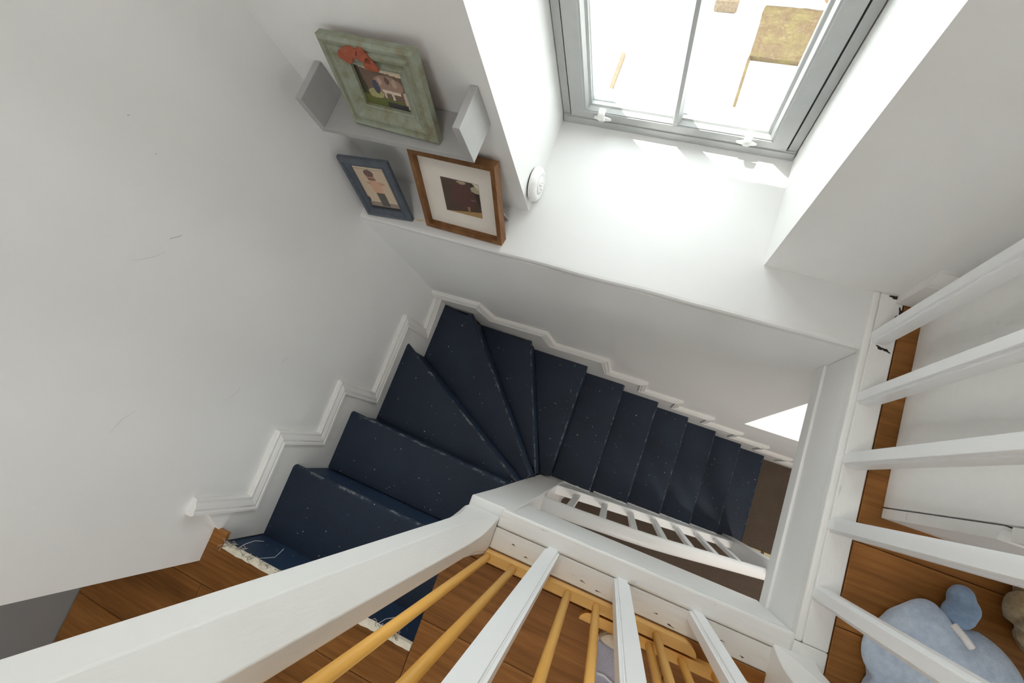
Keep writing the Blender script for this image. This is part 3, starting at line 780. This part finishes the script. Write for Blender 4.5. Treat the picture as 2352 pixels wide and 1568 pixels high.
MB().prism([(0.462 - 0.239, 0.085), (0.476 - 0.239, 0.085), (0.476 - 0.239, 0.0885), (0.462 - 0.239, 0.0885)],
           lambda u, v: (u, v + 0.005 - 0.03, 0.0), lambda u, v: (u - 0.005, v - 0.035, 0.085)).build('strut', 'shelf', FW)

# round push light on the left window reveal
PL = MB().lathe([(0.0, 0.0), (0.042, 0.0), (0.042, 0.003), (0.047, 0.004), (0.0495, 0.010), (0.0475, 0.018), (0.040, 0.024), (0.030, 0.0255), (0.027, 0.0235), (0.0, 0.0235)], (XL + 0.0005, 0.208, 0.046), (1, 0, 0), 36).build('push_light', 'plastic')
tag(PL, 'round white push light stuck to the window reveal', 'light')
ln = MB().lathe([(0.026, 0.0), (0.026, 0.001), (0.018, 0.003), (0.0, 0.0042)], (XL + 0.0242, 0.208, 0.046), (1, 0, 0), 28)
for k in range(3):
    a = 2 * math.pi * k / 3
    ln.lathe([(0.0045, 0.0), (0.0045, 0.002), (0.003, 0.004), (0.0, 0.0045)], (XL + 0.0275, 0.208 + 0.010 * math.cos(a), 0.046 + 0.010 * math.sin(a)), (1, 0, 0), 10)
ln.build('lens', 'plastic', PL)
MB().lathe([(0.0425, 0.0), (0.0425, 0.0038), (0.040, 0.0038), (0.040, 0.0)], (XL + 0.0004, 0.208, 0.046), (1, 0, 0), 36).build('base_ring', 'gasket', PL)

# ------------------------------------------------------------------ chest of drawers
CX0, CX1 = 1.526, 2.30
CHS = empty('chest_of_drawers', (CX0, -0.35, 0)); tag(CHS, 'white chest of drawers standing beside the landing balustrade', 'chest')
def cpart(o): return keep(o, CHS)
cpart(MB().box((CX0, -0.336, 0.001), (CX0 + 0.018, 0.125, 0.80)).build('side_panel', 'chest', bevel=0.001))
cpart(MB().box((CX1 - 0.018, -0.336, 0.001), (CX1, 0.125, 0.80)).build('side_panel', 'chest', bevel=0.001))
cpart(MB().box((CX0 + 0.018, -0.331, 0.001), (CX1 - 0.018, 0.125, 0.80)).build('carcass', 'chest_dark'))
cpart(MB().box((CX0, -0.362, 0.8005), (CX1, 0.127, 0.825)).build('top', 'chest', bevel=0.002))
cpart(MB().box((CX0, -0.360, 0.001), (CX1, -0.339, 0.086)).build('plinth', 'chest', bevel=0.001))
for z0, z1 in ((0.089, 0.314), (0.342, 0.567), (0.595, 0.797)):
    # drawer front with the finger bevel along its top edge
    pf = [(-0.360, z0), (-0.339, z0), (-0.339, z1 + 0.012), (-0.345, z1 + 0.012), (-0.360, z1)]
    cpart(MB().prism(pf, lambda u, v: (CX0, u, v), lambda u, v: (CX1, u, v)).build('drawer_front', 'chest'))

# ------------------------------------------------------------------ wooden safety gate
GT = empty('safety_gate', (1.0, -0.77, 0)); tag(GT, 'beech wooden safety gate with round bars against the landing balustrade', 'gate')
def rounded_rail(x0, x1, ya, yb, z0, z1, rl, rr):
    pts = []
    def arc(cx, cy, r, a0, a1):
        for k in range(7):
            a = math.radians(a0 + (a1 - a0) * k / 6); pts.append((cx + r * math.cos(a), cy + r * math.sin(a)))
    h = yb - ya
    pts.append((x0, ya) if not rl else (x0, ya)); 
    pts = []
    if rr: pts += [(x1 - 0.0, ya)]; arc(x1 - h, ya, h, 0, 90) if False else None
    return pts
def rail(x0, x1, ya, yb, z0, z1, cutl, cutr, name='rail'):
    """board with its outer corner rounded off at the free end (curve seen from above)"""
    h = yb - ya; P = []
    P += [(x0, ya), (x1, ya)]
    if cutr:
        for k in range(1, 7): a = math.pi / 2 * k / 6; P.append((x1 - 0.03 * (1 - math.cos(a)), ya + h * math.sin(a)))
    else: P.append((x1, yb))
    if cutl:
        for k in range(0, 6): a = math.pi / 2 * (1 - k / 6); P.append((x0 + 0.03 * (1 - math.cos(a)), ya + h * math.sin(a)))
    else: P.append((x0, yb))
    o = MB().prism(P, lambda u, v: (u, v, z0), lambda u, v: (u, v, z1)).build(name, 'beech', bevel=0.0008)
    return keep(o, GT)
rail(0.7465, 1.243, -0.7685, -0.747, 0.0005, 0.034, False, True)
rail(0.995, 1.62, -0.795, -0.7735, 0.0005, 0.032, True, False)
rail(0.7465, 1.243, -0.7685, -0.747, 0.83, 0.865, False, True)
rail(0.995, 1.62, -0.795, -0.7735, 0.83, 0.865, True, False)
for k in range(0, 7):
    x = 0.7560 + 0.0668 * k
    keep(MB().tube([(x, -0.758, 0.032), (x, -0.758, 0.835)], 0.0085, 12).build('bar', 'dowel'), GT)
for k in range(0, 7):
    x = 1.149 + 0.0683 * k
    keep(MB().tube([(x, -0.784, 0.030), (x, -0.784, 0.835)], 0.0085, 12).build('bar', 'dowel'), GT)

# ------------------------------------------------------------------ soft things on the landing floor
def remeshed(name, balls, mat, voxel=0.006, disp=0.004, dscale=22, smooth_it=6, seed=0, crease=0.0):
    bm = bmesh.new()
    for (x, y, z, rx, ry, rz, rot_) in balls:
        r = bmesh.ops.create_uvsphere(bm, u_segments=24, v_segments=16, radius=1.0)
        mt = Matrix.Translation((x, y, z)) @ Matrix.Rotation(rot_, 4, 'Z') @ Matrix.Diagonal((rx, ry, rz, 1))
        bmesh.ops.transform(bm, matrix=mt, verts=r['verts'])
    me = bpy.data.meshes.new(name); bm.to_mesh(me); bm.free()
    o = bpy.data.objects.new(name, me); COL.objects.link(o)
    md = o.modifiers.new('r', 'REMESH'); md.mode = 'VOXEL'; md.voxel_size = voxel
    ms = o.modifiers.new('s', 'SMOOTH'); ms.iterations = smooth_it; ms.factor = 0.5
    dg = bpy.context.evaluated_depsgraph_get(); dg.update()
    me2 = bpy.data.meshes.new_from_object(o.evaluated_get(dg)); me2.name = name
    o.modifiers.clear(); o.data = me2; bpy.data.meshes.remove(me)
    bm = bmesh.new(); bm.from_mesh(me2); bm.normal_update()
    for v in bm.verts:
        q = v.co * dscale + Vector((seed, seed * 2, 0))
        k = noise.noise(q) * disp * 0.6 + noise.noise(q * 0.45) * disp * 1.2 - max(0.0, 0.16 - abs(noise.noise(q * 0.55 + Vector((5, 1, 2))))) * disp * 9.0 * crease
        v.co += v.normal * k
        if v.co.z < 0.001: v.co.z = 0.001
    for f in bm.faces: f.smooth = True
    bm.to_mesh(me2); bm.free(); me2.materials.append(M[mat])
    return o

toy = empty('plush_toy', (1.66, -0.60, 0)); tag(toy, 'pale blue plush comforter toy lying on the landing floor', 'soft toy')
balls = [(1.665, -0.610, 0.030, 0.135, 0.105, 0.052, -0.55), (1.612, -0.535, 0.030, 0.062, 0.050, 0.040, 0.5), (1.588, -0.612, 0.026, 0.062, 0.075, 0.036, 0.3), (1.715, -0.565, 0.030, 0.075, 0.052, 0.045, -0.5),
         (1.640, -0.690, 0.030, 0.110, 0.07, 0.042, 0.2), (1.785, -0.625, 0.030, 0.080, 0.060, 0.042, -0.4)]
keep(remeshed('body', balls, 'plush', seed=1, disp=0.006, dscale=15, voxel=0.004, smooth_it=14, crease=1.0), toy)
keep(remeshed('ear', [(1.668, -0.458, 0.032, 0.021, 0.026, 0.024, -0.3), (1.677, -0.476, 0.036, 0.020, 0.024, 0.026, 0), (1.664, -0.490, 0.040, 0.026, 0.026, 0.026, 0)], 'plush_dark', voxel=0.004, seed=3, disp=0.003), toy)
t_ = MB().tube([(1.634, -0.510, 0.080), (1.648, -0.524, 0.088), (1.662, -0.537, 0.088)], 0.0062, 12).build('loop_tag', 'tag'); keep(t_, toy)
bz = empty('woollen_toy', (1.83, -0.42, 0)); tag(bz, 'speckled beige woollen soft toy at the right edge beside the chest', 'soft toy')
keep(remeshed('body', [(1.802, -0.440, 0.055, 0.068, 0.085, 0.055, 0.1), (1.88, -0.47, 0.05, 0.08, 0.07, 0.05, 0.3), (1.87, -0.42, 0.055, 0.07, 0.055, 0.05, 0.3)], 'beige', seed=9, disp=0.009, dscale=26, voxel=0.004, crease=1.0), bz)

# canvas shoe under the gate, toe towards the well
SHO = empty('shoe', (1.085, -0.90, 0)); tag(SHO, 'lilac canvas shoe with cream rubber toe behind the safety gate', 'shoe')
def shoe_section(s):     # s: 0 toe .. 1 heel -> half width, height
    w = 0.043 * (1 - max(0, (0.16 - s) / 0.16) ** 2.2) ** 0.5 if s < 0.16 else 0.043 - 0.010 * (s - 0.16)
    h = 0.030 + 0.022 * min(1, s / 0.30) + (0.02 if s > 0.5 else 0.02 * max(0, (s - 0.3) / 0.2))
    return max(w, 0.004), h
def shoe_mesh(scale, hmul, z0, s0, s1, n=16):
    R = []
    for i in range(n + 1):
        s = s0 + (s1 - s0) * i / n; w, h = shoe_section(s); w *= scale; h *= hmul
        y = -0.793 - 0.245 * s; ring = []
        for k in range(13):
            a = math.pi * k / 12
            ring.append((1.0875 + w * math.cos(a), y, z0 + h * math.sin(a) ** 0.7))
        R.append(ring)
    return MB().rings(R)
keep(shoe_mesh(0.97, 1.0, 0.016, 0.02, 0.98).build('upper', 'lilac'), SHO)
sole = []
for i in range(26):
    a = 2 * math.pi * i / 26
for z, k in ((0.0005, 1.0), (0.004, 1.03), (0.018, 1.03), (0.022, 1.0)):
    ring = []
    for i in range(17):
        s = (i / 16) ** 1.6; w, h = shoe_section(s); ring.append((1.0875 + w * k, -0.791 - 0.25 * s, z))
    for i in range(16, -1, -1):
        s = (i / 16) ** 1.6; w, h = shoe_section(s); ring.append((1.0875 - w * k, -0.791 - 0.25 * s, z))
    sole.append(ring)
keep(MB().rings(sole, smooth=False).build('sole', 'rubber'), SHO)
keep(shoe_mesh(1.01, 1.05, 0.018, 0.004, 0.085, 10).build('toe_cap', 'rubber'), SHO)
for sgn in (0, 1, 2):
    y = -0.865 - 0.022 * sgn
    keep(MB().tube([(1.060, y, 0.072), (1.075, y + 0.004, 0.079), (1.10, y - 0.004, 0.079), (1.115, y, 0.072)], 0.0025, 6).build('lace', 'lace'), SHO)

# ------------------------------------------------------------------ stair-head edge, debris, wear
ed = MB(); R = []
rr = random.Random(11)
for i in range(61):
    x = 0.050 + (0.648 - 0.050) * i / 60
    j = 0.004 * noise.noise(Vector((x * 30, 1.7, 0))); j2 = 0.003 * noise.noise(Vector((x * 45, 5.7, 0)))
    R.append([(x, -1.040 + j2 * .3, -0.013), (x, -1.0335 + j2, 0.0008), (x, -1.019 + j, 0.0012), (x, -1.016 + j, -0.006), (x, -1.018, -0.013)])
ed.rings(R, smooth=False)
struct(ed.build('trim_stair_head', 'debris'), 'broken pale edge strip at the top of the stairs')
fl = MB()
for k in range(46):
    x = rr.choice([0.06, 0.075, 0.11, 0.15, 0.19, 0.25, 0.56, 0.60]) + rr.uniform(-0.012, 0.012); y = -1.012 + rr.uniform(-0.008, 0.006); z = 0.003 + rr.uniform(0, 0.004)
    pts = [(x, y, z)]
    for s in range(5): x += rr.uniform(-0.008, 0.008); y += rr.uniform(-0.005, 0.006); z = max(0.002, z + rr.uniform(-0.003, 0.005)); pts.append((x, y, z))
    fl.tube(pts, 0.0009, 4)
fo = fl.build('carpet_fluff', 'fluff'); tag(fo, 'torn carpet fluff along the broken edge of the landing', 'fluff', kind='stuff')
th = MB()
th.tube([(0.10, -1.010, 0.004), (0.105, -1.0, -0.01), (0.115, -0.99, -0.03), (0.135, -0.985, -0.04)], 0.00055, 5)
th.tube([(0.165, -1.012, 0.004), (0.185, -1.004, -0.004), (0.205, -0.995, -0.01), (0.218, -0.975, -0.005), (0.226, -0.962, 0.0)], 0.00055, 5)
th.tube([(0.55, -1.012, 0.003), (0.56, -1.0, -0.01), (0.58, -0.99, -0.02), (0.595, -0.985, -0.03)], 0.00055, 5)
tag(th.build('loose_threads', 'lace'), 'loose pale threads hanging over the top riser', 'thread', kind='stuff')

# ------------------------------------------------------------------ hall at the foot of the stairs
TS = empty('threshold_strip', (2.15, -0.64, ZF)); tag(TS, 'cream threshold strip with brown joint on the hall floor', 'strip')
keep(MB().box((2.02, -0.655, ZF + 0.0005), (2.105, -0.632, ZF + 0.006)).build('strip', 'brass'), TS)
keep(MB().box((2.125, -0.655, ZF + 0.0005), (2.40, -0.632, ZF + 0.006)).build('strip', 'brass'), TS)
keep(MB().box((2.105, -0.657, ZF + 0.0005), (2.125, -0.630, ZF + 0.008)).build('joint', 'soil_wood'), TS)

# ------------------------------------------------------------------ outside
struct(MB().box((-8, YG, -2.9), (12, 14, -2.75)).build('ground', 'patio'), 'sunlit pale patio outside the window')
struct(MB().box((-1.5, YG, 1.20), (4.5, 0.795, 1.34)).box((-1.5, -3.4, 1.34 + 1.2), (4.5, 0.835, 1.34 + 1.3)).build('roof_eave', 'roof'))
MS = MB(); R = []
for i in range(13):
    y = 3.56 + (4.16 - 3.56) * i / 12; ring = []
    for k in range(13):
        x = 1.045 + 0.015 * noise.noise(Vector((y * 8, 2, 0))) + (1.75 - 1.045) * k / 12
        ring.append((x, y, -2.70 + 0.02 * noise.noise(Vector((x * 9, y * 9, 0)))))
    ring += [(1.75, y, -2.755), (1.045, y, -2.755)]
    R.append(ring)
MS.rings(R, smooth=False)
tag(MS.build('mossy_slab', 'moss'), 'mossy brown slab on the patio outside the window', 'slab')
tag(MB().box((0.585, 4.07, -2.75), (0.805, 4.36, -2.62)).build('stone_block', 'stone', bevel=0.02), 'brown stone block outside at the top of the window', 'stone')
tag(MB().box((-0.135, 2.95, -2.75), (-0.095, 3.42, -2.70)).build('brick_edging', 'stone', bevel=0.004), 'thin brown brick edging on the patio seen through the left pane', 'edging')
tag(MB().box((1.035, 2.98, -2.75), (1.062, 3.56, -2.715)).build('slab_edging', 'moss', bevel=0.004), 'thin mossy edging on the patio seen through the right pane', 'edging')
WB = MB().box((1.03, 4.17, -2.749), (1.75, 4.6, -2.66)).build('white_slab', 'patio', bevel=0.004); tag(WB, 'white slab with two rust marks beyond the mossy slab outside', 'slab')
for (x, y) in ((1.10, 4.22), (1.56, 4.22)):
    MB().prism(blob(x, y, 0.022, 0.03, 20), lambda u, v: (u, v, -2.66), lambda u, v: (u, v, -2.659)).build('rust_mark', 'rust', WB)

# ceiling lamp added out of view as fill light for landing and well
CL = empty('ceiling_fill_lamp', (0.86, -0.72, ZC)); tag(CL, 'unseen round white lamp added above the landing as fill light', 'lamp')
keep(MB().lathe([(0.0, 0.0), (0.17, 0.0), (0.17, 0.03), (0.16, 0.035), (0.0, 0.035)], (0.86, -0.72, ZC - 0.0005), (0, 0, -1), 32).build('base', 'plastic'), CL)
ld = bpy.data.lights.new('ceiling_fill_glow', 'AREA'); ld.shape = 'DISK'; ld.size = 0.30; ld.energy = 6; ld.color = (1.0, 0.97, 0.93)
lo = bpy.data.objects.new('ceiling_fill_glow', ld); COL.objects.link(lo); lo.location = (0.86, -0.72, ZC - 0.045)

# unseen hall lamp added below the landing to brighten the lower flight
HL = empty('hall_fill_lamp', (2.35, -1.5, -0.262)); tag(HL, 'unseen round white lamp added in the hall below the landing as fill light', 'lamp')
keep(MB().lathe([(0.0, 0.0), (0.15, 0.0), (0.15, 0.03), (0.14, 0.035), (0.0, 0.035)], (2.35, -1.5, -0.2625), (0, 0, -1), 32).build('base', 'plastic'), HL)
hd = bpy.data.lights.new('hall_fill_glow', 'AREA'); hd.shape = 'DISK'; hd.size = 0.27; hd.energy = 13.0; hd.color = (1.0, 0.93, 0.85)
ho = bpy.data.objects.new('hall_fill_glow', hd); COL.objects.link(ho); ho.location = (2.35, -1.5, -0.305)

# ------------------------------------------------------------------ marks and wear with a shape of their own
WALL_L = bpy.data.objects['wall_left']; LEDGE = bpy.data.objects['trim_ledge']
M['scuff'] = plain('scuff', (0.42, 0.41, 0.40), 0.8); M['stain'] = plain('yellow_stain', (0.62, 0.47, 0.24), 0.8, var=0.15)
rs = random.Random(21)
def scuff(pts, w):
    mb = MB(); R = []
    for i, (y, z) in enumerate(pts):
        k = math.sin(math.pi * (i + 0.15) / (len(pts) - 0.7)); d = w * max(0.15, k)
        R.append([(0.0, y, z - d), (0.00025, y, z), (0.0, y, z + d)])
    mb.rings(R, smooth=False); mb.build('scuff_mark', 'scuff', WALL_L)
scuff([(-0.322, 0.470), (-0.330, 0.476), (-0.338, 0.486), (-0.344, 0.490)], 0.0011)
scuff([(-0.368, 0.484), (-0.385, 0.497), (-0.402, 0.517), (-0.415, 0.538)], 0.0004)
scuff([(-0.181, 0.655), (-0.183, 0.657), (-0.185, 0.658)], 0.0012)
scuff([(-0.211, 0.587), (-0.212, 0.588), (-0.214, 0.590)], 0.0010)
scuff([(-0.49, 0.02), (-0.50, 0.03), (-0.515, 0.035)], 0.0005)
scuff([(-0.70, 0.38), (-0.72, 0.40), (-0.75, 0.41)], 0.0004)
scuff([(-0.60, 0.14), (-0.62, 0.145), (-0.64, 0.16)], 0.0004)
def patch(parent, name, mat, cx, cy, rx, ry, z, rotd=0, ph=0.0, h=0.0004):
    MB().prism(blob(cx, cy, rx, ry, rotd, n=22, lob=0.25, ph=ph), lambda u, v: (u, v, z), lambda u, v: (u, v, z + h)).build(name, mat, parent)
patch(LEDGE, 'stain', 'stain', 0.205, 0.037, 0.018, 0.0022, ZL, 8)
patch(LEDGE, 'stain', 'stain', 0.425, 0.0405, 0.050, 0.0022, ZL, -1, 1.0)
RB = [o for o in BAL.children if o.name.startswith('base_rail')][-1]
def chip(cx, cy, rx, ry, rotd, ph, mat='darkhole', z=-0.0018):
    o = MB().prism(blob(cx, cy, rx, ry, rotd, n=16, lob=0.38, ph=ph), lambda u, v: (u, v, z), lambda u, v: (u, v, z + 0.0006)).build('paint_chip', mat); keep(o, BAL)
chip(1.467, 0.146, 0.012, 0.004, 10, 0.2); chip(1.477, 0.138, 0.006, 0.003, 60, 1.2); chip(1.482, 0.112, 0.003, 0.010, 10, 2.0); chip(1.474, 0.094, 0.002, 0.008, -30, 0.6)
chip(1.459, 0.013, 0.010, 0.0035, -12, 0.4); chip(1.472, 0.010, 0.007, 0.003, -20, 2.4)
chip(1.470, -0.718, 0.012, 0.004, -60, 0.4, z=-0.0008); chip(1.478, -0.735, 0.004, 0.008, 10, 1.4, z=-0.0008)
for (x, y) in ((0.80, -0.716), (0.838, -0.731), (0.98, -0.728), (1.018, -0.734), (1.15, -0.726), (1.185, -0.737), (1.29, -0.722), (1.335, -0.735)):
    chip(x, y, rs.uniform(0.003, 0.008), rs.uniform(0.0006, 0.0012), rs.uniform(-12, 5), rs.uniform(0, 6), z=-0.0029)
# ragged white paint carried over the tread ends beside the string
for n_ in range(7, 12):
    z = -n_ * R_; x1 = X6 + (n_ - 6) * G - 0.006; x0 = x1 - G + 0.015
    top = []; m_ = 14
    for i in range(m_ + 1):
        x = x0 + (x1 - x0) * i / m_; top.append((x, -0.6165 + 0.004 + 0.0065 * abs(noise.noise(Vector((x * 40, n_ * 2.0, 0))))))
    pl = [(x0, -0.6215), (x1, -0.6215)] + list(reversed(top))
    keep(MB().prism(pl, lambda u, v: (u, v, z + 0.0002), lambda u, v: (u, v, z + 0.0010)).build('paint_edge', 'gloss'), ST)
